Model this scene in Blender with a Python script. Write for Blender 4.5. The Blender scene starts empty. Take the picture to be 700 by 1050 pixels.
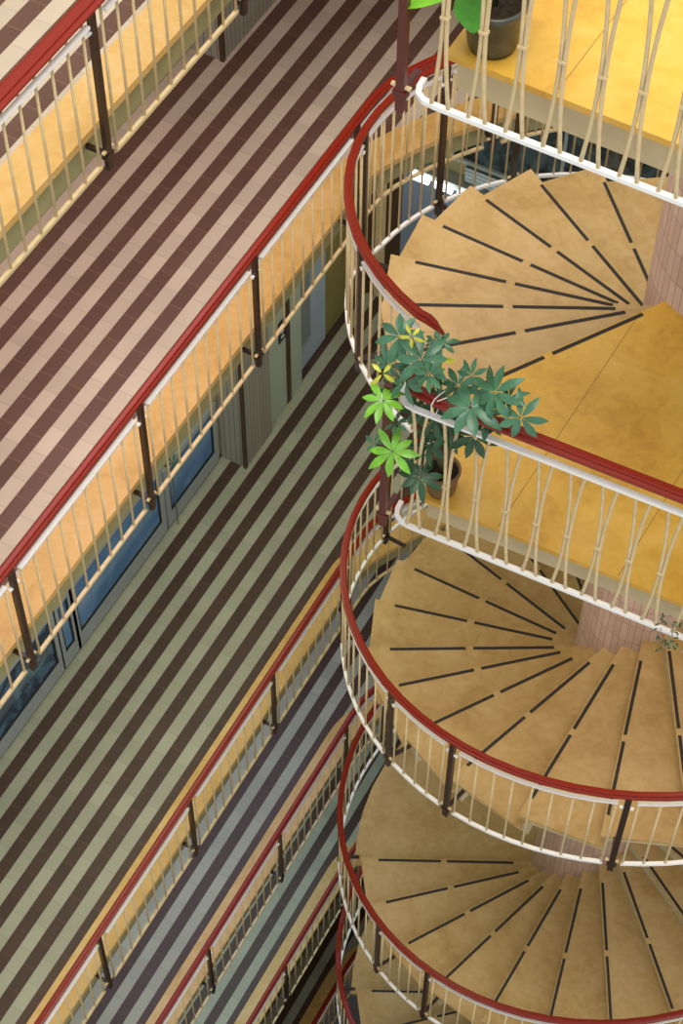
import bpy, bmesh, math, random
from mathutils import Vector, Matrix
random.seed(7)
sc = bpy.context.scene
C = sc.collection
PI = math.pi
# ------------------------------------------------------------------ levels (metres)
LV = {'A': 3.25, 'B': 0.0, 'C': -5.506, 'D': -8.882, 'E': -12.473, 'F': -16.05}
SL = 0.2                      # finished floor above the post feet
CX, CY = 3.013, 3.695         # axis of the spiral stair
Z0, STEP, TH0 = 1.8665, 0.1721, -122.25
RT = 2.194                    # tread outer radius
RH = 2.405                    # railing radius
ZA2 = Z0 + 3.25

# ------------------------------------------------------------------ materials
def nt(name):
    m = bpy.data.materials.new(name); m.use_nodes = True
    n = m.node_tree; b = n.nodes['Principled BSDF']
    return m, n, b
def simple(name, col, rough=.5, metal=0, spec=.5, var=0.0, scale=8, bump=0):
    m, n, b = nt(name)
    b.inputs['Roughness'].default_value = rough
    b.inputs['Metallic'].default_value = metal
    b.inputs['Specular IOR Level'].default_value = spec
    if var or bump:
        tc = n.nodes.new('ShaderNodeTexCoord'); no = n.nodes.new('ShaderNodeTexNoise')
        no.inputs['Scale'].default_value = scale; no.inputs['Detail'].default_value = 6
        n.links.new(tc.outputs['Object'], no.inputs['Vector'])
        r = n.nodes.new('ShaderNodeValToRGB')
        r.color_ramp.elements[0].position = .3; r.color_ramp.elements[1].position = .7
        r.color_ramp.elements[0].color = (*[max(0, c*(1-var)) for c in col], 1)
        r.color_ramp.elements[1].color = (*[min(1, c*(1+var)) for c in col], 1)
        n.links.new(no.outputs['Fac'], r.inputs['Fac']); n.links.new(r.outputs['Color'], b.inputs['Base Color'])
        if bump:
            bp = n.nodes.new('ShaderNodeBump'); bp.inputs['Strength'].default_value = bump; bp.inputs['Distance'].default_value = .01
            n.links.new(no.outputs['Fac'], bp.inputs['Height']); n.links.new(bp.outputs['Normal'], b.inputs['Normal'])
    else:
        b.inputs['Base Color'].default_value = (*col, 1)
    return m
def mth(n, op, a, b=None, c=None):
    x = n.nodes.new('ShaderNodeMath'); x.operation = op
    for i, v in enumerate((a, b, c)):
        if v is None: continue
        if isinstance(v, (int, float)): x.inputs[i].default_value = v
        else: n.links.new(v, x.inputs[i])
    return x.outputs[0]
def mixc(n, f, a, b, typ='MIX'):
    x = n.nodes.new('ShaderNodeMix'); x.data_type = 'RGBA'; x.blend_type = typ
    for s, v in ((x.inputs[0], f), (x.inputs[6], a), (x.inputs[7], b)):
        if isinstance(v, (int, float)): s.default_value = v
        elif isinstance(v, tuple): s.default_value = (*v, 1)
        else: n.links.new(v, s)
    return x.outputs[2]
def tiles(name, x0, w, brown, light):
    m, n, b = nt(name)
    tc = n.nodes.new('ShaderNodeTexCoord'); sp = n.nodes.new('ShaderNodeSeparateXYZ')
    n.links.new(tc.outputs['Object'], sp.inputs[0])
    u = mth(n, 'DIVIDE', mth(n, 'SUBTRACT', sp.outputs[0], x0), w)
    row = mth(n, 'FLOOR', u); par = mth(n, 'FLOORED_MODULO', row, 2.0)
    v = mth(n, 'ADD', mth(n, 'DIVIDE', sp.outputs[1], .245), mth(n, 'MULTIPLY', par, .5))
    cell = mth(n, 'FLOOR', v)
    fu = mth(n, 'FRACT', u); fv = mth(n, 'FRACT', v)
    ju = mth(n, 'LESS_THAN', mth(n, 'MINIMUM', fu, mth(n, 'SUBTRACT', 1.0, fu)), .012)
    jv = mth(n, 'LESS_THAN', mth(n, 'MINIMUM', fv, mth(n, 'SUBTRACT', 1.0, fv)), .012)
    j = mth(n, 'MAXIMUM', ju, jv)
    cb = n.nodes.new('ShaderNodeCombineXYZ'); n.links.new(row, cb.inputs[0]); n.links.new(cell, cb.inputs[1])
    wn = n.nodes.new('ShaderNodeTexWhiteNoise'); wn.noise_dimensions = '2D'; n.links.new(cb.outputs[0], wn.inputs['Vector'])
    base = mixc(n, par, brown, light)
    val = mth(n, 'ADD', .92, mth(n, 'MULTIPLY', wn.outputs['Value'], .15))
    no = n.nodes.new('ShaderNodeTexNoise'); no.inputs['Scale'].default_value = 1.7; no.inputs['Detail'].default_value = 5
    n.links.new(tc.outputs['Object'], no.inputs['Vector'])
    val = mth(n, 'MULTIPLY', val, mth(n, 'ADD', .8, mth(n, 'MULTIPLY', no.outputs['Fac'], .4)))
    hs = n.nodes.new('ShaderNodeHueSaturation'); n.links.new(base, hs.inputs['Color']); n.links.new(val, hs.inputs['Value'])
    grout = mixc(n, par, tuple(min(1, c*1.9) for c in brown), tuple(c*.72 for c in light))
    col = mixc(n, mth(n, 'MULTIPLY', j, .8), hs.outputs[0], grout)
    n.links.new(col, b.inputs['Base Color'])
    b.inputs['Roughness'].default_value = .42
    b.inputs['Specular IOR Level'].default_value = .35
    return m
def marble(name, c1, c2, c3, rough=.3):
    m, n, b = nt(name)
    tc = n.nodes.new('ShaderNodeTexCoord')
    a = n.nodes.new('ShaderNodeTexNoise'); a.inputs['Scale'].default_value = 1.6; a.inputs['Detail'].default_value = 8; a.inputs['Roughness'].default_value = .62; a.inputs['Distortion'].default_value = .8
    f = n.nodes.new('ShaderNodeTexNoise'); f.inputs['Scale'].default_value = 9; f.inputs['Detail'].default_value = 6; f.inputs['Distortion'].default_value = 1.2
    for x in (a, f): n.links.new(tc.outputs['Object'], x.inputs['Vector'])
    r = n.nodes.new('ShaderNodeValToRGB'); e = r.color_ramp.elements
    e[0].position = .32; e[0].color = (*c1, 1); e[1].position = .68; e[1].color = (*c3, 1)
    k = r.color_ramp.elements.new(.5); k.color = (*c2, 1)
    n.links.new(mth(n, 'ADD', mth(n, 'MULTIPLY', a.outputs['Fac'], .65), mth(n, 'MULTIPLY', f.outputs['Fac'], .35)), r.inputs['Fac'])
    n.links.new(r.outputs['Color'], b.inputs['Base Color'])
    b.inputs['Roughness'].default_value = rough
    b.inputs['Specular IOR Level'].default_value = .4
    return m
def planks(name, c1, c2, w, axis=1, gap=.06):
    m, n, b = nt(name)
    tc = n.nodes.new('ShaderNodeTexCoord'); sp = n.nodes.new('ShaderNodeSeparateXYZ')
    n.links.new(tc.outputs['Object'], sp.inputs[0])
    s = mth(n, 'ADD', sp.outputs[0], sp.outputs[1]) if axis == 'xy' else sp.outputs[axis]
    u = mth(n, 'DIVIDE', s, w); f = mth(n, 'FRACT', u)
    j = mth(n, 'LESS_THAN', f, gap)
    wn = n.nodes.new('ShaderNodeTexWhiteNoise'); wn.noise_dimensions = '1D'; n.links.new(mth(n, 'FLOOR', u), wn.inputs['W'])
    col = mixc(n, wn.outputs['Value'], c1, tuple(c*1.12 for c in c1))
    n.links.new(mixc(n, j, col, c2), b.inputs['Base Color']); b.inputs['Roughness'].default_value = .45
    return m
def coretile(name):
    m, n, b = nt(name)      # small upright mosaic strips round the shaft
    tc = n.nodes.new('ShaderNodeTexCoord'); sp = n.nodes.new('ShaderNodeSeparateXYZ')
    n.links.new(tc.outputs['Object'], sp.inputs[0])
    ang = mth(n, 'ARCTAN2', sp.outputs[1], sp.outputs[0])
    u = mth(n, 'DIVIDE', ang, 2*PI/56); v = mth(n, 'DIVIDE', sp.outputs[2], .23)
    fu = mth(n, 'FRACT', u); fv = mth(n, 'FRACT', v)
    j = mth(n, 'MAXIMUM', mth(n, 'LESS_THAN', fu, .07), mth(n, 'LESS_THAN', fv, .022))
    cb = n.nodes.new('ShaderNodeCombineXYZ'); n.links.new(mth(n, 'FLOOR', u), cb.inputs[0]); n.links.new(mth(n, 'FLOOR', v), cb.inputs[1])
    wn = n.nodes.new('ShaderNodeTexWhiteNoise'); wn.noise_dimensions = '2D'; n.links.new(cb.outputs[0], wn.inputs['Vector'])
    col = mixc(n, wn.outputs['Value'], (.50, .33, .25), (.60, .41, .32))
    n.links.new(mixc(n, j, col, (.24, .15, .11)), b.inputs['Base Color'])
    b.inputs['Roughness'].default_value = .35
    return m
def glassy(name, col, col2, rough=.08, scale=3):
    m, n, b = nt(name)
    tc = n.nodes.new('ShaderNodeTexCoord'); a = n.nodes.new('ShaderNodeTexNoise')
    a.inputs['Scale'].default_value = scale; a.inputs['Detail'].default_value = 3; a.inputs['Distortion'].default_value = 1.5
    n.links.new(tc.outputs['Object'], a.inputs['Vector'])
    r = n.nodes.new('ShaderNodeValToRGB'); r.color_ramp.elements[0].position = .42; r.color_ramp.elements[1].position = .6
    r.color_ramp.elements[0].color = (*col, 1); r.color_ramp.elements[1].color = (*col2, 1)
    n.links.new(a.outputs['Fac'], r.inputs['Fac']); n.links.new(r.outputs['Color'], b.inputs['Base Color'])
    b.inputs['Roughness'].default_value = rough; b.inputs['Specular IOR Level'].default_value = .8
    return m
M = {}
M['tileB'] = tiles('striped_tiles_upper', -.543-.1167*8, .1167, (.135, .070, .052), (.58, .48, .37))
M['tileC'] = tiles('shaded_striped_tiles', -.475-.1215*8, .1215, (.088, .050, .036), (.44, .43, .32))  # same tile on the lower levels, gallery shade put into its colours
M['land'] = marble('golden_marble', (.56, .28, .035), (.72, .41, .055), (.80, .50, .11), .28)
M['tread'] = marble('tread_marble', (.42, .26, .09), (.545, .36, .145), (.62, .44, .21), .27)
M['kerb'] = marble('kerb_marble', (.60, .34, .09), (.74, .45, .145), (.80, .54, .24), .35)
M['red'] = simple('red_handrail_vinyl', (.235, .017, .007), .3, 0, .35)
M['white'] = simple('white_metal_bar', (.92, .91, .87), .35, .0, .6)
M['cream'] = simple('cream_paint', (.66, .51, .27), .42, 0, .5, .12, 14)
M['brown'] = simple('dark_brown_steel', (.032, .014, .009), .35, 0, .5)
M['redpost'] = simple('oxide_red_steel', (.10, .018, .011), .35, 0, .5)
M['fascia'] = simple('fascia_plaster', (.34, .31, .145), .7, 0, .3, .1, 5)
M['soffit'] = simple('soffit_plaster', (.62, .55, .38), .8, 0, .2)
M['wall'] = simple('wall_plaster', (.42, .38, .20), .7, 0, .3, .12, 2)
M['olive'] = simple('olive_wall_paint', (.30, .24, .07), .6, 0, .3, .15, 2)
M['stripn'] = simple('anti_slip_strip', (.045, .038, .034), .8, 0, .2)
M['slab'] = simple('stair_concrete', (.50, .42, .24), .75, 0, .2, .15, 4)
M['core'] = coretile('pink_shaft_tiles')
M['panelwall'] = planks('grooved_panel', (.33, .31, .25), (.13, .12, .09), .062, 'xy', .13)
M['edge'] = simple('dark_corner_trim', (.07, .04, .02), .5)
M['frame'] = simple('grey_window_frame', (.36, .40, .40), .4, 0, .5, .05, 3)
M['gasket'] = simple('black_gasket', (.012, .012, .012), .5)
M['pane'] = glassy('painted_sky_pane', (.10, .24, .46), (.16, .32, .56), .1, 1.2)  # the blue is sky reflection painted as base colour
M['pane2'] = glassy('painted_reflection_pane', (.03, .06, .10), (.10, .21, .30), .08, 3.5)  # mottled reflections painted into the base colour
M['darkglass'] = glassy('dark_glazing', (.010, .014, .018), (.06, .10, .12), .06, 3.5)
M['doorgreen'] = simple('pale_green_paint', (.47, .54, .42), .5, 0, .4, .05, 2)
M['doorblue'] = simple('pale_blue_paint', (.44, .53, .60), .4, 0, .4, .05, 2)
M['greypanel'] = simple('blue_grey_panel', (.22, .27, .36), .4, 0, .5, .1, 2)
M['doorglass'] = simple('door_glass', (.27, .31, .31), .2, 0, .6)
M['pot'] = simple('dark_glazed_pot', (.055, .06, .04), .25, 0, .6, .3, 10)
M['potb'] = simple('brown_clay_pot', (.20, .12, .05), .6, 0, .4, .2, 8)
M['soil'] = simple('potting_soil', (.03, .02, .013), .95, 0, .1, .4, 40, .5)
M['leaf'] = simple('schefflera_leaf', (.055, .17, .085), .33, 0, .5, .35, 9)
M['leafl'] = simple('young_leaf', (.19, .50, .03), .35, 0, .5, .25, 12)
M['leafy'] = simple('yellowing_leaf', (.55, .55, .04), .4, 0, .5, .25, 12)
M['leafd'] = simple('dark_leaf', (.025, .085, .03), .4, 0, .5, .3, 9)  # darkest of the leaf greens
M['leafg'] = simple('broad_green_leaf', (.07, .30, .03), .3, 0, .5, .3, 10)
M['stem'] = simple('plant_stem', (.12, .13, .05), .6)
M['string'] = simple('white_string', (.75, .72, .68), .8)
M['twig'] = simple('pale_twig', (.30, .30, .18), .7)
M['grille'] = planks('slatted_grille', (.34, .40, .40), (.12, .14, .14), .05, 2, .3)
M['lampbody'] = simple('lamp_housing', (.30, .32, .29), .4)
m, n, b = nt('fluorescent_tube'); b.inputs['Emission Color'].default_value = (.85, .95, 1, 1); b.inputs['Emission Strength'].default_value = 5; M['tube'] = m
M['ground'] = simple('basement_floor', (.05, .045, .04), .7, 0, .3, .2, 2)

# ------------------------------------------------------------------ mesh helpers
def tagp(o, label=None, cat=None, group=None, kind=None):
    if label: o['label'] = label
    if cat: o['category'] = cat
    if group: o['group'] = group
    if kind: o['kind'] = kind
    return o
def link(name, data, parent=None, mat=None):
    o = bpy.data.objects.new(name, data); C.objects.link(o)
    if parent is not None: o.parent = parent
    if mat is not None and data is not None and not data.materials: data.materials.append(mat)
    return o
def obj(name, bm, mat, parent=None, smooth=False, loc=None):
    me = bpy.data.meshes.new(name)
    bmesh.ops.recalc_face_normals(bm, faces=bm.faces)
    bm.to_mesh(me); bm.free()
    if smooth:
        for p in me.polygons: p.use_smooth = True
    me.materials.append(mat)
    o = link(name, me, parent)
    if loc: o.location = loc
    return o
def empty(name, loc=(0, 0, 0), **k):
    o = bpy.data.objects.new(name, None); o.empty_display_size = .1
    C.objects.link(o); o.location = loc; tagp(o, **k); return o
def box(bm, x0, x1, y0, y1, z0, z1):
    v = [bm.verts.new((x, y, z)) for x in (x0, x1) for y in (y0, y1) for z in (z0, z1)]
    for f in ((0, 1, 3, 2), (4, 6, 7, 5), (0, 4, 5, 1), (2, 3, 7, 6), (0, 2, 6, 4), (1, 5, 7, 3)):
        bm.faces.new([v[i] for i in f])
def prism(bm, pts, z0, z1):
    a = [bm.verts.new((x, y, z0)) for x, y in pts]; b = [bm.verts.new((x, y, z1)) for x, y in pts]
    n = len(pts)
    bm.faces.new(a[::-1]); bm.faces.new(b)
    for i in range(n): bm.faces.new((a[i], a[(i+1) % n], b[(i+1) % n], b[i]))
def obox(bm, c, ax, hx, hy, z0, z1):
    """box at c=(x,y), long axis direction ax (unit 2D)"""
    px = Vector((ax[0], ax[1])); py = Vector((-ax[1], ax[0])); c = Vector(c)
    prism(bm, [tuple(c+px*a*hx+py*b*hy) for a, b in ((-1, -1), (1, -1), (1, 1), (-1, 1))], z0, z1)
def sweep(bm, path, prof, closed_ends=True):
    """profile [(lateral to the right of travel, up)] along a 3D polyline, kept upright"""
    n = len(path); rings = []
    for i, p in enumerate(path):
        p = Vector(p)
        a = Vector(path[max(0, i-1)]); b = Vector(path[min(n-1, i+1)])
        t = (b-a); t.z = 0; t.normalize(); r = Vector((t.y, -t.x, 0))
        rings.append([bm.verts.new(p + r*u + Vector((0, 0, w))) for u, w in prof])
    m = len(prof)
    for i in range(n-1):
        for j in range(m):
            bm.faces.new((rings[i][j], rings[i][(j+1) % m], rings[i+1][(j+1) % m], rings[i+1][j]))
    if closed_ends:
        bm.faces.new(rings[0][::-1]); bm.faces.new(rings[-1])
def tube(bm, path, r, seg=8, r2=None):
    n = len(path); rings = []
    for i, p in enumerate(path):
        p = Vector(p); a = Vector(path[max(0, i-1)]); b = Vector(path[min(n-1, i+1)])
        t = (b-a).normalized()
        up = Vector((0, 0, 1)) if abs(t.z) < .9 else Vector((1, 0, 0))
        s = t.cross(up).normalized(); q = s.cross(t)
        rr = r if r2 is None else r+(r2-r)*i/(n-1)
        rings.append([bm.verts.new(p+(s*math.cos(2*PI*k/seg)+q*math.sin(2*PI*k/seg))*rr) for k in range(seg)])
    for i in range(n-1):
        for j in range(seg):
            bm.faces.new((rings[i][j], rings[i][(j+1) % seg], rings[i+1][(j+1) % seg], rings[i+1][j]))
    bm.faces.new(rings[0][::-1]); bm.faces.new(rings[-1])
def lathe(bm, prof, c=(0, 0, 0), seg=40):
    rings = []
    for r, z in prof:
        rings.append([bm.verts.new((c[0]+r*math.cos(2*PI*k/seg), c[1]+r*math.sin(2*PI*k/seg), c[2]+z)) for k in range(seg)])
    for i in range(len(prof)-1):
        for j in range(seg):
            bm.faces.new((rings[i][j], rings[i][(j+1) % seg], rings[i+1][(j+1) % seg], rings[i+1][j]))
    return rings

# ------------------------------------------------------------------ the edge of the galleries: straight, then round the stair
def edge_path(off):
    """off: distance back from the railing line (metres towards the gallery)"""
    xs, R = -off, 3.2+off
    dx = CX-xs; yj = CY+math.sqrt(R*R-dx*dx)
    pts = []; y = -5.0
    while y < yj: pts.append(Vector((xs, y, 0))); y += .05
    a = math.atan2(yj-CY, xs-CX)
    while a > math.radians(38): pts.append(Vector((CX+R*math.cos(a), CY+R*math.sin(a), 0))); a -= .05/R
    for _ in range(14):
        q = [p.copy() for p in pts]
        for i in range(1, len(pts)-1): pts[i] = (q[i-1]+q[i]*2+q[i+1])/4
    return pts
EP = {o: edge_path(o) for o in (0., .12, .13, .15, .39)}
def along(s):
    """point and tangent at arc length s measured so that s == y on the straight part"""
    P = EP[0.]; d = s-(-5.0); acc = 0
    for i in range(len(P)-1):
        l = (P[i+1]-P[i]).length
        if acc+l >= d:
            t = (P[i+1]-P[i])/l; return P[i]+t*(d-acc), t
        acc += l
    return P[-1], (P[-1]-P[-2]).normalized()
def thin(P, tol=3):
    out = []
    for i, p in enumerate(P):
        if i in (0, len(P)-1) or i % tol == 0: out.append(p)
    return out
YB = 8.1      # back wall
XW = -2.06    # left wall
for k, z in LV.items():
    zs = z+SL
    e = thin(EP[.39]); e2 = [(p.x, p.y) for p in e]
    bm = bmesh.new(); poly = [(XW-.25, -5.0)]+e2[:]+[(7.2, e2[-1][1]), (7.2, YB+.2), (XW-.25, YB+.2)]
    prism(bm, poly, zs-.05, zs)
    o = obj('floor', bm, M['tileB'] if k in 'AB' else M['tileC']); tagp(o, kind='structure')
    bm = bmesh.new(); e3 = [(p.x, p.y) for p in thin(EP[.15])]
    prism(bm, [(XW-.25, -5.0)]+e3+[(7.2, e3[-1][1]), (7.2, YB+.2), (XW-.25, YB+.2)], zs-.24, zs-.051)
    o = obj('ceiling', bm, M['fascia']); tagp(o, kind='structure')
    # golden stone kerb along the gallery edge
    bm = bmesh.new(); a = thin(EP[.12]); b = thin(EP[.39])
    pa = [(p.x, p.y) for p in a]; pb = [(p.x, p.y) for p in b]
    na = min(len(pa), len(pb))
    va = []
    for i in range(na):
        # match the inner point nearest in direction
        j = round(i*(len(pb)-1)/(na-1)); ii = round(i*(len(pa)-1)/(na-1))
        x0, y0 = pa[ii]; x1, y1 = pb[j]
        va.append([bm.verts.new((x0, y0, zs-.045)), bm.verts.new((x0, y0, zs+.006)), bm.verts.new((x1, y1, zs+.006)), bm.verts.new((x1, y1, zs-.045))])
    for i in range(na-1):
        for q in range(4):
            bm.faces.new((va[i][q], va[i][(q+1) % 4], va[i+1][(q+1) % 4], va[i+1][q]))
    bm.faces.new(va[0][::-1]); bm.faces.new(va[-1])
    o = obj('trim_%d' % (list(LV).index(k)+1), bm, M['kerb']); tagp(o, kind='structure')

# ------------------------------------------------------------------ railings
# handrail section: flat top with a lower ledge on the far side
def hprof(s=1, w=.058):
    k = w/.12
    return [(s*a*k, b*.8) for a, b in ((-.060, -.018), (-.060, .006), (-.054, .016), (-.035, .021), (.014, .021), (.024, .015), (.026, .003), (.052, .0), (.060, -.006), (.060, -.022), (.04, -.03), (-.045, -.03))]
def flat(w, h): return [(-w, -h), (w, -h), (w, h), (-w, h)]
GAL = {
 'A': 'gallery railing with red handrail running into the top left corner, highest gallery',
 'B': 'long gallery railing with red handrail crossing the picture above the glass doors and windows',
 'C': 'red-topped gallery railing at the edge of the shaded green-tinged striped floor',
 'D': 'third gallery railing down, between two narrow strips of striped floor',
 'E': 'lowest clearly lit gallery railing, at the bottom edge with dark gaps between its bars',
 'F': 'dim gallery railing almost lost in the shade at the bottom of the well'}
_bar = {}
def barmesh(h, r=.0085):
    key = (round(h, 3), r)
    if key not in _bar:
        bm = bmesh.new(); tube(bm, [(0, 0, 0), (0, 0, h)], r, 8)
        me = bpy.data.meshes.new('baluster'); bm.to_mesh(me); bm.free()
        me.materials.append(M['cream'])
        for p in me.polygons: p.use_smooth = True
        _bar[key] = me
    return _bar[key]
def post(parent, p, t, zb, zt, side, mat='brown', brk=.14, name='post'):
    """post at p (2D) with tangent t; side=+1: slab lies to the left of travel"""
    bm = bmesh.new(); obox(bm, (p.x, p.y), (t.x, t.y), .021, .016, zb, zt)
    po = obj(name, bm, M[mat], parent)
    r = Vector((t.y, -t.x)) * -side
    bm = bmesh.new()
    c = Vector((p.x, p.y))+r*brk/2
    obox(bm, tuple(c), tuple(r), brk/2, .014, zb+.09, zb+.115)
    c = Vector((p.x, p.y)); obox(bm, tuple(c), (t.x, t.y), .034, .02, zb+.085, zb+.12)
    bk = obj('bracket', bm, M[mat], po)
    for z in (zb+.135, zt-.17):
        for sg_ in (-1, 1):
            c = Vector((p.x, p.y))+Vector((t.x, t.y))*sg_*.034; bm = bmesh.new(); obox(bm, tuple(c), (t.x, t.y), .014, .010, z, z+.012)
            obj('clip', bm, M['white' if z > zb+.4 else 'cream'], po)
    return po
def gallery_rail(k):
    z = LV[k]; root = empty('gallery_railing', (0, 0, z), label=GAL[k], cat='railing', group=None)
    root.location = (0, 0, 0)
    hz = z+1.164
    P = thin(EP[0.], 3)
    i0 = {'A': -2, 'B': -2, 'C': -2, 'D': -1, 'E': -1, 'F': -1}[k]
    i1 = {'A': 3, 'B': 7, 'C': 7, 'D': 5, 'E': 5, 'F': 5}[k]
    ystart = 1.45*i0-.2
    smax = 1.45*i1+.1
    # handrail
    pts = []; s = ystart
    while s < smax+.01:
        q, t = along(s); pts.append((q.x, q.y, hz)); s += .12 if s > 3.6 else .6
    ho = {'A': .03, 'C': .025}.get(k, 0)
    bm = bmesh.new(); sweep(bm, pts, [(a-.024+ho, b) for a, b in hprof(1, .1 if k == 'A' else .062)]); obj('handrail', bm, M['red'], root, False)
    for i in range(i0, i1+1):
        q, t = along(1.45*i); post(root, q, t, z-.0, hz-.02, 1)
    for i in range(i0, i1):
        a, b = 1.45*i+.075, 1.45*(i+1)-.075
        st = 2 if i < 3 else 8
        ss = [a+(b-a)*j/st for j in range(st+1)]
        bm = bmesh.new()
        top = [along(s)[0] for s in ss]
        sweep(bm, [(p.x, p.y, hz-.095) for p in top], [(a+ho, b) for a, b in flat(.016, .008)])
        pan = obj('top_bar', bm, M['white'], root)
        bm = bmesh.new()
        sweep(bm, [(p.x, p.y, z+.075) for p in top], flat(.012, .012)); obj('bottom_bar', bm, M['cream'], pan)
        me = barmesh(1.164-.095-.075)
        for j in range(10):
            q, t = along(a+.01+(b-a-.02)*j/9)
            o = link('baluster', me, pan); o.location = (q.x, q.y, z+.075)
    return root
for k in LV: gallery_rail(k)

# ------------------------------------------------------------------ the spiral stair
def hel(n, r, dz=0):
    t = math.radians(TH0-15*n); return Vector((CX+r*math.cos(t), CY+r*math.sin(t), Z0-n*STEP+dz))
# theta correction measured where the treads are seen
COR = {20: 1.7, 21: 1.0, 22: -.1, 23: -1.4, 24: -1.0, 25: -.4, 26: 2.1, 27: 2.0, 28: 2.5, 29: 2.3}
TREADS = []     # (index, theta front, theta back, top z)
for n_ in range(1, 51):
    TREADS.append((n_, TH0-15*n_+COR.get(n_, 0), TH0-15*(n_-1)+COR.get(n_-1, 0), Z0-n_*STEP))
zl = Z0-51*STEP; a0 = TH0-15*50
LANDC = (a0-75, a0, zl)
for j in range(1, 20):
    TREADS.append((55+j, a0-75-15*j, a0-75-15*(j-1), zl-j*STEP))
a1 = a0-75-15*19
zl2 = zl-20*STEP
LANDD = (a1-75, a1, zl2)
for j in range(1, 7):
    TREADS.append((80+j, a1-75-15*j, a1-75-15*(j-1), zl2-j*STEP))
stair = empty('spiral_staircase', (0, 0, 0), label='spiral staircase of tan marble treads winding round the pink tiled shaft', cat='staircase')
RC = .505
def pol(r, deg): return (CX+r*math.cos(math.radians(deg)), CY+r*math.sin(math.radians(deg)))
def strips(parent, deg, z, back=.026):
    """two dark anti-slip strips just behind the front edge at angle deg"""
    d = Vector((math.cos(math.radians(deg)), math.sin(math.radians(deg)))); nn = Vector((-d.y, d.x))
    for r0, r1 in ((.69, 1.345), (1.405, 2.02)):
        c = Vector((CX, CY))+d*(r0+r1)/2+nn*back
        bm = bmesh.new(); obox(bm, tuple(c), tuple(d), (r1-r0)/2, .0125, z-.001, z+.0035)
        obj('anti_slip_strip', bm, M['stripn'], parent)
def tread(n_, f, b, z):
    bm = bmesh.new()
    pi0 = pol(RC, f-1.5); po = pol(RT, f); pb = pol(RT-.0, b+1.2); pib = pol(RC, b+3)
    d = Vector((math.cos(math.radians(f)), math.sin(math.radians(f)))); nn = Vector((-d.y, d.x))
    pi0 = tuple(Vector((CX, CY))+d*RC+nn*.004); po = tuple(Vector((CX, CY))+d*RT+nn*.004)
    prism(bm, [pi0, po, pb, pib], z-.035, z)
    t = obj('tread', bm, M['tread'], stair)
    strips(t, f, z)
    # carrying block under the tread, set back from its edge
    bm = bmesh.new()
    prism(bm, [pol(RC-.02, f+1.2), pol(RT-.10, f+1.2), pol(RT-.10, b+2), pol(RC-.02, b+2)], z-.035-.22, z-.0355)
    obj('step_block', bm, M['slab'], t)
for a in TREADS: tread(*a)
def arc_landing(f, b, z):
    bm = bmesh.new(); m_ = 10
    outer = [pol(RT+.06, f+(b-f)*i/m_) for i in range(m_+1)]; inner = [pol(RC, b+(f-b)*i/m_) for i in range(m_+1)]
    prism(bm, outer+inner, z-.035, z)
    t = obj('landing', bm, M['tread'], stair); strips(t, f, z)
    bm = bmesh.new(); outer = [pol(RT-.06, f+1+(b-f-1)*i/m_) for i in range(m_+1)]; inner = [pol(RC-.02, b+(f+1-b)*i/m_) for i in range(m_+1)]
    prism(bm, outer+inner, z-.26, z-.0355); obj('step_block', bm, M['slab'], t)
arc_landing(*LANDC); arc_landing(*LANDD)
# the two straight-fronted landings
YF, XL = 1.225, 2.10
def big_landing(z, label, XL, YF, sl):
    bm = bmesh.new()
    d = Vector((math.cos(math.radians(TH0)), math.sin(math.radians(TH0)))); nn = Vector((-d.y, d.x))
    def pts(g, xr=6.4):
        p0 = tuple(Vector((CX, CY))+d*RC+nn*.004); p1 = tuple(Vector((CX, CY))+d*(RT+.03-g)+nn*.004)
        inner = [pol(RC, a) for a in (20, -10, -40, -70, -100)]
        return [p1, (XL+g, YF+.28), (XL+g*.8, YF+g), (xr, YF+g+sl*(xr-XL)), (xr, CY+.18)]+inner+[p0]
    prism(bm, pts(0), z-.035, z)
    t = obj('landing', bm, M['land'], stair); t['label'] = label
    strips(t, TH0, z)
    bm = bmesh.new(); prism(bm, pts(.05), z-.23, z-.0355); obj('landing_edge', bm, M['fasciacream'], t)
    # joints between the stone slabs
    bm = bmesh.new()
    for x, y0, y1 in ((2.62, YF+.03, 3.1), (3.35, YF+.06, 2.9), (4.1, YF+.1, 3.4), (4.85, YF+.12, 3.6)):
        obox(bm, (x, (y0+y1)/2), (0.03, 1), (y1-y0)/2, .0022, z-.001, z+.0008)
    obj('slab_joint', bm, M['joint'], t)
    return t
M['fasciacream'] = simple('cream_landing_edge', (.56, .45, .26), .65, 0, .3, .1, 4)
M['joint'] = simple('marble_joint', (.36, .19, .04), .7)
big_landing(Z0, 'golden marble landing behind the railing with the plants', 2.10, 1.21, .04)
big_landing(ZA2, 'golden marble landing at the top right corner with a pot on it', 2.06, 1.27, -.02)
# shaft
bm = bmesh.new(); r_ = lathe(bm, [(RC, -19), (RC, 9.5)], (0, 0, 0), 56); bm.faces.new(r_[1]); bm.faces.new(r_[0][::-1])
o = obj('tiled_shaft', bm, M['core'], None, True, (CX, CY, 0)); tagp(o, kind='structure', label='round shaft clad in small pink tiles in the middle of the spiral stair')

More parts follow.
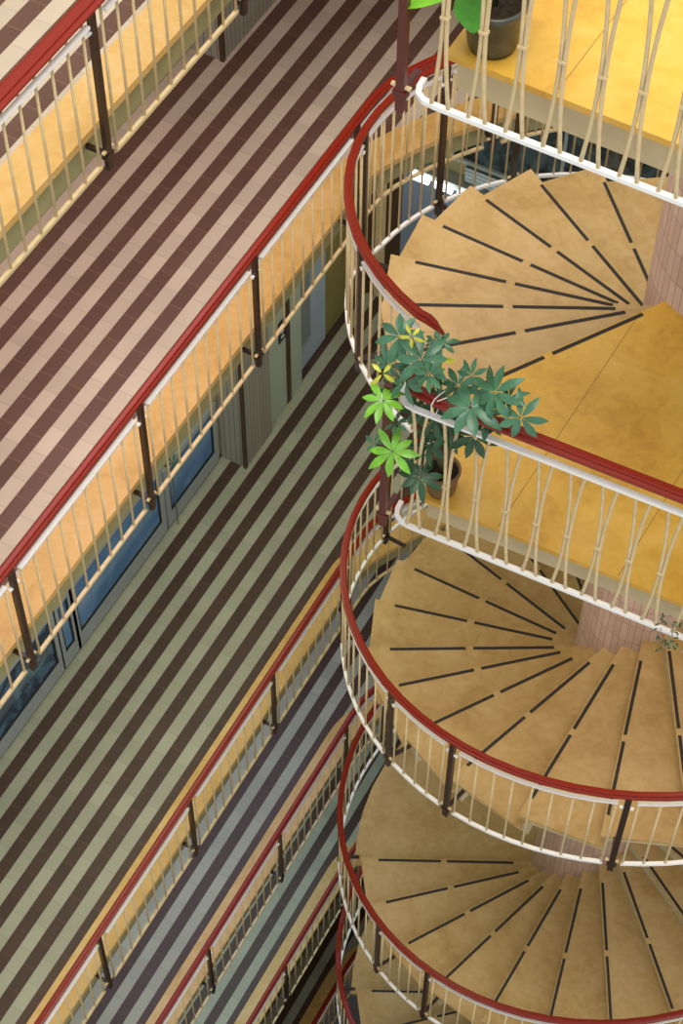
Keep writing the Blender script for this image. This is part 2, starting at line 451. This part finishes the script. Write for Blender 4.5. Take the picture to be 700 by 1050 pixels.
# stair railing: one run per turn
def zrail(n_):
    """height of the nosing line under the rail at step count n_ (levels out over the landings)"""
    # n_ here counts 15 degree sectors from the front landing
    if n_ <= 50: return Z0-n_*STEP
    if n_ <= 51: return Z0-n_*STEP
    if n_ <= 55: return zl
    if n_ <= 74: return zl-(n_-55)*STEP
    if n_ <= 79: return zl2
    return zl2-(n_-79)*STEP
def ang(n_): return math.radians(TH0-15*n_)
def smoothz(n_): return sum(zrail(n_+d) for d in (-1, -.5, 0, .5, 1))/5
def rp(n_, r, dz):
    a = ang(n_); return Vector((CX+r*math.cos(a), CY+r*math.sin(a), (smoothz(n_) if n_ > 1 else Z0-n_*STEP)+dz))
HZ = 1.04
def stair_rail(n0, n1, posts, label, drop=None):
    root = empty('stair_railing', (0, 0, 0), label=label, cat='railing')
    pts = [tuple(rp(n0+(n1-n0)*i/int((n1-n0)*3), RH, HZ)) for i in range(int((n1-n0)*3)+1)]
    if n0 < 0:      # the handrail hooks inwards and down where it ends at the landing
        p = Vector(pts[0]); q = Vector(pts[0])-Vector(pts[1]); q.normalize()
        a = ang(n0); inn = Vector((-math.cos(a), -math.sin(a), 0))
        pts = [tuple(p+q*.12+inn*.09+Vector((0, 0, -.13))), tuple(p+q*.115+inn*.05+Vector((0, 0, -.05))), tuple(p+q*.07+inn*.015)]+pts
    bm = bmesh.new(); sweep(bm, pts, hprof(-1, .056)); obj('handrail', bm, M['red'], root)
    dr = drop or (lambda n_: 0.0)
    for n_ in posts:
        p = rp(n_, RH, 0); t = (rp(n_+.1, RH, 0)-rp(n_-.1, RH, 0)); t.z = 0; t.normalize()
        post(root, p, t, p.z-.10-dr(n_), p.z+HZ-.02, -1, 'brown', .2)
    ends = sorted(set([n0]+list(posts)+[n1]))
    for a, b in zip(ends[:-1], ends[1:]):
        a2 = a+(.10 if a in posts else 0); b2 = b-(.10 if b in posts else 0)
        if b2-a2 < .4: continue
        st = max(3, int((b2-a2)*4)); ss = [a2+(b2-a2)*i/st for i in range(st+1)]
        bm = bmesh.new(); sweep(bm, [tuple(rp(s_, RH, HZ-.115)) for s_ in ss], flat(.013, .009)); pan = obj('top_bar', bm, M['white'], root)
        bm = bmesh.new(); sweep(bm, [tuple(rp(s_, RH, .0-dr(s_))) for s_ in ss], flat(.013, .012)); obj('bottom_bar', bm, M['white'], pan)
        nb = max(2, round((b2-a2)*15*PI/180*RH/.145))
        for j in range(nb+1):
            s_ = a2+.015+(b2-a2-.03)*j/nb; q = rp(s_, RH, 0)
            o = link('baluster', barmesh(HZ-.115+dr(s_)), pan); o.location = (q.x, q.y, q.z-dr(s_))
dropf = lambda n_: round(min(1, max(0, (n_-2.2)/1.4))*.30, 2)
def _r(): pass
stair_rail(-.25, 12, [1.0, 3.1, 4.85, 6.0, 8, 10], 'curved stair railing at the top, its handrail ending in a hook beside the big plant', dropf)
stair_rail(12, 36, [12, 14, 16, 18, 20.75, 22.8, 23.85, 26, 28.1, 30, 32, 34], 'curved stair railing sweeping round in the middle of the picture below the lower landing')
stair_rail(36, 60, [36, 38, 40, 42, 44.75, 46.8, 47.85, 50, 52.3, 54.5, 56.6, 58.5], 'curved stair railing one turn further down, reaching the bottom right edge')
stair_rail(60, 84, [60, 62, 64, 66, 68, 70, 71.8, 74, 76.3, 78.5, 80.6, 82.5], 'lowest stair railing, only its left side showing in the bottom corner of the stairwell')

# landing railings with bowed paired bars
def bowed(sgn, h):
    bm = bmesh.new(); pts = []
    zc = .47*h
    for i in range(17):
        z = h*i/16
        u = z/zc if z < zc else (h-z)/(h-zc)
        off = sgn*.033*(1-(1-u)**2)
        pts.append((off, 0, z))
    tube(bm, pts, .0105, 8)
    me = bpy.data.meshes.new('baluster'); bm.to_mesh(me); bm.free(); me.materials.append(M['cream'])
    for p in me.polygons: p.use_smooth = True
    return me
def landing_rail(z, label, sl):
    root = empty('landing_railing', (0, 0, 0), label=label, cat='railing')
    yr, xr = 1.10, 6.3; top = z+1.07; bot = z-.155; Y = lambda x: yr+sl*(x-2.0)
    bm = bmesh.new(); sweep(bm, [(2.02, yr+.10, top), (2.06, yr+.02, top), (2.2, Y(2.2), top), (xr, Y(xr), top)], [(a, b*1.3) for a, b in hprof(1, .066)])
    obj('handrail', bm, M['red'], root)
    xs = [1.935, 3.93, 5.9]
    for x in xs:
        post(root, Vector((x, Y(x), 0)), Vector((1, 0, 0)), bot-.10, top-.03, 1, 'redpost', .16)
    bh = top-.14-bot; mA, mB = bowed(1, bh), bowed(-1, bh)
    bm = bmesh.new(); obox(bm, (0, 0), (1, 0), .02, .014, -.007, .007); mc = bpy.data.meshes.new('clip'); bm.to_mesh(mc); bm.free(); mc.materials.append(M['cream'])
    for x0, x1 in ((2.03, 3.86), (4.0, 5.83)):
        cor = [(x0-.045, yr+.13), (x0-.04, yr+.07), (x0-.022, yr+.03), (x0+.015, yr+.006), (x0+.07, yr)] if x0 < 3 else [(x0, Y(x0))]
        bm = bmesh.new(); sweep(bm, [(x, y, top-.14) for x, y in cor]+[(x1, Y(x1), top-.14)], flat(.017, .009)); pan = obj('top_bar', bm, M['white'], root)
        bm = bmesh.new(); sweep(bm, [(x, y, bot) for x, y in cor]+[(x1, Y(x1), bot)], flat(.014, .012)); obj('bottom_bar', bm, M['white'], pan)
        n_ = 10; p_ = (x1-x0-.02)/n_
        for i in range(n_):
            a = x0+.055+i*p_
            for me, x in ((mA, a), (mB, a+.086)):
                o = link('baluster', me, pan); o.location = (x, Y(x), bot)
            o = link('clip', mc, pan); o.location = (a+.043, Y(a), bot+.47*bh)
    # return of the bars round the corner
    return root
landing_rail(Z0, 'straight landing railing with bowed cream bars and the green plant growing on it', .042)
landing_rail(ZA2, 'bowed-bar landing railing at the top right in front of the dark pot', -.005)

# ------------------------------------------------------------------ walls, pillar, windows, doors
def wallbox(name, x0, x1, y0, y1, z0, z1, mat):
    bm = bmesh.new(); box(bm, x0, x1, y0, y1, z0, z1); o = obj(name, bm, M[mat]); tagp(o, kind='structure'); return o
lv = list(LV.items())
tops = {'A': 6.4, 'B': LV['A']-.04, 'C': LV['B']-.04, 'D': LV['C']-.04, 'E': LV['D']-.04, 'F': LV['E']-.04}
for k, z in lv:
    zb, zt = z+SL, tops[k]
    wallbox('wall_left', XW-.25, XW, -5, 5.36, zb, zt, 'wall')
    wallbox('wall_back', XW-.25, 7.2, YB, YB+.2, zb, zt, 'wall')
    # square grooved pillar standing in front of the wall
    bm = bmesh.new(); box(bm, XW-.25, -1.745, 5.34, 5.86 if k == 'C' else 7.2, zb, zt); o = obj('wall_pier', bm, M['panelwall']); tagp(o, kind='structure')
    bm = bmesh.new(); box(bm, -1.775, -1.738, 5.325, 5.36, zb, zt); o = obj('trim_%d' % (10+len(lv)+lv.index((k, z))), bm, M['edge']); tagp(o, kind='structure')
    if k != 'C': wallbox('wall_left', XW-.25, -1.9, 7.2, YB, zb, zt, 'olive')
zc = LV['C']+SL
wallbox('wall_left', XW-.25, -1.9, 7.26, YB, zc, LV['B']-.04, 'olive')
wallbox('wall_left', XW-.25, -1.80, 5.86, 7.3, zc+2.3, LV['B']-.04, 'wall')
wallbox('baseboard_left', XW, XW+.012, -4, 5.33, zc, zc+.05, 'gasket')

def window(num, y0, y1, z0, z1, pane, label):
    """fixed glazing in the wall: frame, black gasket, pane"""
    root = empty('window_%d' % num, (0, 0, 0), kind='structure', label=label)
    def ring(bm, y0, y1, z0, z1, t, x0, x1):
        box(bm, x0, x1, y0, y1, z0, z0+t); box(bm, x0, x1, y0, y1, z1-t, z1); box(bm, x0, x1, y0, y0+t, z0+t, z1-t); box(bm, x0, x1, y1-t, y1, z0+t, z1-t)
    bm = bmesh.new(); ring(bm, y0-.07, y1+.07, z0-.10, z1+.07, .07, XW, XW+.035); box(bm, XW, XW+.033, y0-.07, y1+.07, zc+.051, z0-.10); obj('window_frame', bm, M['frame'], root)
    bm = bmesh.new(); ring(bm, y0, y1, z0, z1, .022, XW, XW+.028); obj('gasket', bm, M['gasket'], root)
    bm = bmesh.new(); box(bm, XW, XW+.016, y0+.02, y1-.02, z0+.02, z1-.02); obj('pane', bm, M[pane], root)
window(1, 4.36, 5.20, zc+.25, zc+.92, 'pane', 'small blue pane next to the grooved pillar')
window(2, 2.72, 4.19, zc+.27, zc+1.04, 'pane', 'large blue pane in the middle of the glazed wall')
window(3, 2.46, 2.62, zc+.27, zc+1.04, 'pane', 'narrow blue pane beside the large one')
window(4, -.2, 2.34, zc+.27, zc+1.04, 'pane2', 'wide pane with mottled reflections at the left edge')
# green door leaf beside the pillar
d = empty('door_1', (0, 0, 0), kind='structure', label='pale green door with a small dark sign')
bm = bmesh.new(); box(bm, -1.86, -1.80, 5.87, 6.28, zc+.02, zc+2.1); obj('door_leaf', bm, M['doorgreen'], d)
bm = bmesh.new(); box(bm, -1.86, -1.79, 6.28, 6.36, zc, zc+2.2); obj('door_frame', bm, M['edge'], d)
bm = bmesh.new(); box(bm, -1.86, -1.80, 6.36, 6.60, zc+.02, zc+2.3); obj('side_panel', bm, M['doorgreen'], d)
sg = empty('door_sign', (0, 0, 0), label='small dark plate with pale marks on the green door beside the pillar', cat='sign')
bm = bmesh.new(); box(bm, -1.80, -1.788, 6.14, 6.27, zc+1.12, zc+1.42); obj('plate', bm, M['gasket'], sg)
for z in (1.19, 1.27, 1.35):
    bm = bmesh.new(); box(bm, -1.79, -1.786, 6.18, 6.23, zc+z-.022, zc+z+.012); obj('mark', bm, M['white'], sg)
d = empty('door_2', (0, 0, 0), kind='structure', label='pale blue door with a tall narrow pane')
bm = bmesh.new(); box(bm, -1.93, -1.885, 6.60, 7.26, zc+.01, zc+2.2); obj('door_leaf', bm, M['doorblue'], d)
bm = bmesh.new(); box(bm, -1.90, -1.878, 6.70, 6.93, zc+.33, zc+1.75); obj('pane', bm, M['frame'], d)
bm = bmesh.new(); box(bm, -1.90, -1.872, 6.735, 6.915, zc+.42, zc+1.7); obj('glass', bm, M['doorglass'], d)
bm = bmesh.new(); box(bm, -1.93, -1.85, 6.56, 6.60, zc, zc+2.3); obj('door_frame', bm, M['edge'], d)
# back of the stairwell: doors, a lamp over them and dark glazing above
d = empty('door_3', (0, 0, 0), kind='structure', label='blue grey panels and dark gaps behind the stair')
for i, (x0, x1, mt) in enumerate(((-1.9, -1.72, 'edge'), (-1.72, -1.6, 'cream'), (-1.6, -1.42, 'edge'), (-1.42, -1.02, 'greypanel'), (-1.02, -.96, 'gasket'), (-.96, -.66, 'greypanel'), (-.66, -.2, 'edge'))):
    bm = bmesh.new(); box(bm, x0, x1, YB-.05, YB, zc+.02, -3.15); obj('door_panel', bm, M[mt], d)
la = empty('wall_lamp', (0, 0, 0), label='long lamp with glowing white tubes seen through the upper stair railing', cat='lamp')
bm = bmesh.new(); box(bm, -1.30, -.2, YB-.16, YB-.001, -3.10, -3.02); obj('housing', bm, M['lampbody'], la)
bm = bmesh.new(); box(bm, -.72, .12, YB-.10, YB-.001, -3.0, -2.80); obj('grille', bm, M['grille'], la)
for i in range(4):
    x = -1.26+i*.26; bm = bmesh.new(); tube(bm, [(x, YB-.2, -3.08), (x+.2, YB-.2, -3.08)], .035, 10); obj('tube', bm, M['tube'], la)
wd = empty('window_5', (0, 0, 0), kind='structure', label='dark glazing above the lamp behind the stair')
bm = bmesh.new(); box(bm, -.9, 3.6, YB-.05, YB, -2.75, -.35); obj('pane', bm, M['darkglass'], wd)
bm = bmesh.new()
for x in (-.9, .25, 1.3, 1.38, 1.48, 2.5, 3.55): box(bm, x, x+.03, YB-.08, YB-.04, -2.75, -.35)
box(bm, -.9, 3.6, YB-.08, YB-.04, -2.78, -2.74); box(bm, -.9, 3.6, YB-.08, YB-.04, -1.5, -1.47)
obj('window_frame', bm, M['frame'], wd)
wallbox('shade_wall_right', 7.2, 7.4, -6.6, YB, -19.8, -9, 'wall')  # unseen wall, added to darken the lower levels
wallbox('shade_wall_front', XW-.25, 7.4, -6.8, -6.6, -19.8, -9, 'wall')  # also out of view, added so less ambient light reaches the bottom
wallbox('floor', -6, 9, -7, 12, -20, -19.8, 'ground')

# ------------------------------------------------------------------ camera
CAM = Vector((4.8077, -4.7359, 10.9863)); FPX = 2006.99
R = Matrix(((0.8756482106275119, 0.48290389436546044, 0.006636266383224601), (0.3985790280835, -0.7148462109033612, -0.5745691021357832), (-0.2727177471248422, 0.5057654827721834, -0.8184291703253074)))
cd = bpy.data.cameras.new('camera'); co = bpy.data.objects.new('camera', cd); C.objects.link(co)
x, y, z = R[0], R[1], R[2]
m4 = Matrix(((x[0], -y[0], -z[0], CAM.x), (x[1], -y[1], -z[1], CAM.y), (x[2], -y[2], -z[2], CAM.z), (0, 0, 0, 1)))
co.matrix_world = m4
cd.sensor_fit = 'VERTICAL'; cd.sensor_height = 24; cd.lens = FPX/1050*24; cd.clip_end = 200
sc.camera = co
def back(u, v, axis, val):
    """where the sight line through a photo point meets the plane axis=val (used to set out the plant)"""
    w = x*((u-350)/FPX)+y*((v-525)/FPX)+z
    t = (val-CAM[axis])/w[axis]; return CAM+w*t

# ------------------------------------------------------------------ plants
def leaflet(bm, org, d, up, L, W, droop=.35, seg=5):
    d = d.normalized(); side = d.cross(up).normalized(); rows = []
    for i in range(seg+1):
        t = i/seg; w = W*(math.sin(PI*min(1, .06+t*.94))**.75)*(.6+.6*t if t < .6 else 1.0)*.5 if 0 < i < seg else W*.04
        c = org+d*L*t-up*L*droop*t*t
        rows.append([bm.verts.new(c-side*w+up*w*.25), bm.verts.new(c), bm.verts.new(c+side*w+up*w*.25)])
    for i in range(seg):
        for j in range(2): bm.faces.new((rows[i][j], rows[i][j+1], rows[i+1][j+1], rows[i+1][j]))
def umbel(c, nrm, L, mat, parent, k=8, W=.36):
    bm = bmesh.new(); nrm = nrm.normalized(); a = nrm.orthogonal().normalized(); b = nrm.cross(a)
    ph = random.random()*6
    for i in range(k):
        an = ph+2*PI*i/k+random.uniform(-.12, .12)
        d = (a*math.cos(an)+b*math.sin(an))+nrm*random.uniform(-.1, .25)
        leaflet(bm, Vector(c)+d*.008, d, nrm, L*random.uniform(.8, 1.1), L*W, random.uniform(.2, .5))
    o = obj('leaf_cluster', bm, M[mat], parent, True); return o
sch = empty('umbrella_plant', (2.25, 1.37, Z0), label='bushy green umbrella plant growing along the landing handrail from its corner pot', cat='plant')
sch.location = (0, 0, 0)
def pot(parent, c, r, h, mat):
    bm = bmesh.new(); lathe(bm, [(.001, 0), (r*.78, 0), (r*.84, h*.12), (r*.86, h*.14), (r*.97, h*.86), (r*1.06, h*.88), (r*1.06, h), (r*.93, h), (r*.9, h*.85)], c)
    p = obj('pot', bm, M[mat], parent, True)
    bm = bmesh.new(); r_ = lathe(bm, [(r*.9, h*.84), (.001, h*.87)], c); obj('soil', bm, M['soil'], p)
pot(sch, (2.19, 1.32, Z0), .10, .20, 'potb')
toC = (CAM-Vector((2.3, 1.1, 2.8))).normalized()
# (u, v, plane y, leaflet length, material, number of leaflets)
CL = [(410, 345, 1.15, .14, 'leaf', 8), (432, 368, 1.08, .15, 'leaf', 8), (452, 352, 1.2, .09, 'leaf', 7), (398, 374, 1.12, .10, 'leaf', 7), (422, 345, 1.02, .06, 'leafy', 5),
      (392, 383, 1.02, .07, 'leafy', 4), (416, 392, 1.08, .11, 'leaf', 7), (392, 411, 1.0, .125, 'leafl', 8), (406, 434, 1.08, .07, 'leaf', 6), (402, 463, 1.0, .14, 'leafl', 8),
      (384, 455, 1.05, .07, 'leaf', 5), (450, 372, 1.16, .10, 'leafy', 4), (470, 396, 1.2, .12, 'leaf', 8), (482, 418, 1.02, .18, 'leaf', 8), (508, 402, 1.08, .15, 'leaf', 8),
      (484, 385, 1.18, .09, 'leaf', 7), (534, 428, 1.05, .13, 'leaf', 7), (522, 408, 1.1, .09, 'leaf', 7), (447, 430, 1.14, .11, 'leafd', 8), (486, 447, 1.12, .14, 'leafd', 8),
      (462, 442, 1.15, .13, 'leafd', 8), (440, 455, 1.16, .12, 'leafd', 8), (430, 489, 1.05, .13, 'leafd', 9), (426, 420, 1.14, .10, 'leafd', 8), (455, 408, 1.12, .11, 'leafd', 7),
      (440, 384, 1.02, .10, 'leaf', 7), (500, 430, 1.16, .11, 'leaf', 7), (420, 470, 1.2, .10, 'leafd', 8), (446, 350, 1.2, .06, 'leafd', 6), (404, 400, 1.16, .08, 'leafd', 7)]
bm = bmesh.new(); base = Vector((2.19, 1.32, Z0+.16))
for u, v, yy, L, mt, k in CL:
    p = back(u, v, 1, yy)
    nrm = toC*.6+Vector((random.uniform(-.45, .35), random.uniform(-.6, .1), random.uniform(.1, .8)))
    umbel(p, nrm, L, mt, sch, k)
    # petiole and stem back to the pot
    hub = Vector((2.2+(p.x-2.2)*.5, 1.22, max(Z0+.45, min(p.z-.12, Z0+.95))))
    tube(bm, [tuple(base+(hub-base)*t+Vector((0, 0, .12*math.sin(PI*t)))) for t in (0, .25, .5, .75, 1)]+[tuple(hub+(p-hub)*t+Vector((0, 0, .03*math.sin(PI*t)))) for t in (.5, 1)], .007, 6, .003)
obj('stem', bm, M['stem'], sch, True)
bm = bmesh.new(); c = Vector((2.23, 1.10, Z0+1.07))
tube(bm, [(c.x+.012*math.sin(i), c.y+.078*math.cos(i*.5), c.z+.005+.055*math.sin(i*.5)) for i in range(14)], .004, 5)
tube(bm, [(c.x, c.y-.02, c.z+.03), (c.x+.04, c.y-.0, c.z+.06), (c.x+.09, c.y+.05, c.z+.05), (c.x+.13, c.y+.08, c.z+.07)], .0035, 5)
o = obj('string', bm, M['string']); tagp(o, 'white string tied round the landing handrail at the plant', 'string')
# broad-leaved plant in the dark pot on the upper landing
pp = empty('potted_plant', (0, 0, 0), label='dark green glazed pot with a broad leaf at the top edge on the upper landing', cat='plant')
pc = (2.215, 1.42, ZA2)
pot(pp, pc, .135, .25, 'pot')
def broad(p0, p1, W, droop, mat):
    bm = bmesh.new(); p0 = Vector(p0); p1 = Vector(p1); d = p1-p0
    leaflet(bm, p0, d, Vector((0, 0, 1)) if abs(d.normalized().z) < .8 else Vector((0, -1, .3)), d.length, W, droop, 9); return obj('leaf', bm, M[mat], pp, True)
top = Vector((pc[0], pc[1], ZA2+.22))
for (dx, dy, dz, ln, w, mt) in ((-.05, -.05, .2, .2, .11, 'leafg'), (-.35, -.18, .28, .42, .16, 'leafl'), (-.28, .1, .45, .5, .14, 'leafg'), (.15, .2, .5, .45, .14, 'leafg'), (.25, -.05, .55, .4, .13, 'leafg'), (-.05, .25, .6, .5, .14, 'leafg')):
    q = top+Vector((dx, dy, dz)); bm = bmesh.new(); mid = top+Vector((dx*.4, dy*.4, dz*.8))
    tube(bm, [tuple(top-Vector((0, 0, .02))), tuple(top+(mid-top)*.6), tuple(mid)], .006, 6, .004); obj('stem', bm, M['stem'], pp, True)
    broad(mid, mid+Vector((dx, dy, dz*.1)).normalized()*ln, w, .35, mt)
# front drooping leaf seen over the pot mouth
broad(back(488, -20, 1, 1.30), back(484, 34, 1, 1.24), .19, .0, 'leafg')
broad(back(462, -2, 1, 1.16), back(412, 4, 1, 1.1), .10, .1, 'leafl')
# little trailing plant hooked on the bottom bar at the right edge
tp = empty('trailing_plant', (0, 0, 0), label='small sparse trailing plant caught on the bottom bar at the right edge', cat='plant')
bm = bmesh.new()
for i in range(16):
    p = back(random.uniform(676, 700), random.uniform(626, 668), 1, 1.10); q = p+Vector((random.uniform(-.06, .06), random.uniform(-.04, .04), random.uniform(-.05, .06)))
    tube(bm, [tuple(p), tuple((p+q)/2+Vector((0, 0, .01))), tuple(q)], .003, 5)
obj('twig', bm, M['twig'], tp)
bm = bmesh.new()
for i in range(34):
    p = back(random.uniform(674, 700), random.uniform(632, 668), 1, 1.08)
    leaflet(bm, p, Vector((random.uniform(-1, 1), random.uniform(-1, 1), random.uniform(-.8, .4))), Vector((0, 0, 1)), random.uniform(.02, .035), .014, .2, 3)
obj('leaves', bm, M['leafd'], tp, True)
# sprig standing at the blue pane
wp = empty('window_plant', (0, 0, 0), label='small leafy sprig in front of the small blue pane', cat='plant')
c = back(177, 474, 0, XW+.10)
umbel(c, toC, .10, 'leafd', wp, 6, .3)
bm = bmesh.new(); tube(bm, [tuple(c), (c.x-.03, c.y, c.z-.2), (c.x-.03, c.y+.02, c.z-.45), (c.x-.03, c.y+.02, zc)], .006, 6); obj('stem', bm, M['stem'], wp)

# ------------------------------------------------------------------ light
w = bpy.data.worlds.new('world'); sc.world = w; w.use_nodes = True
bg = w.node_tree.nodes['Background']; bg.inputs[0].default_value = (.95, .97, 1.0, 1); bg.inputs[1].default_value = .888
def area(name, loc, rot, sx, sy, power, col):
    l = bpy.data.lights.new(name, 'AREA'); l.shape = 'RECTANGLE'; l.size = sx; l.size_y = sy; l.energy = power; l.color = col
    o = bpy.data.objects.new(name, l); C.objects.link(o); o.location = loc; o.rotation_euler = rot; return o
area('skylight', (4.0, 0.5, 24), (0, 0, 0), 12, 14, 4300, (1, .95, .86))
area('stair_fill_light', (3.6, 2.3, Z0-.30), (0, 0, 0), 1.6, 1.2, 26, (1, .86, .62))  # added fill with no fixture, brightens the treads below the landing
area('gallery_tint_light', (-1.15, 2.2, LV['A']-.08), (0, 0, 0), 1.2, 4.5, 62, (1, .80, .86))
area('gallery_tint_light', (-1.15, 3.2, LV['B']-.08), (0, 0, 0), 1.2, 5.5, 72, (.90, 1, .80))  # added lamp without a fixture, gives the floor below a green cast
area('gallery_tint_light', (-1.15, 3.2, LV['C']-.08), (0, 0, 0), 1.2, 5.5, 62, (.62, .72, 1))  # unseen lamp added to tint the next floor down blue
area('gallery_tint_light', (-1.15, 3.2, LV['D']-.08), (0, 0, 0), 1.2, 5.5, 60, (.66, .88, 1))  # another unseen addition, cold tint for the gallery below
sc.view_settings.view_transform = 'Standard'; sc.view_settings.look = 'None'
sc.view_settings.exposure = 0; sc.view_settings.gamma = 1; sc.view_settings.use_curve_mapping = False
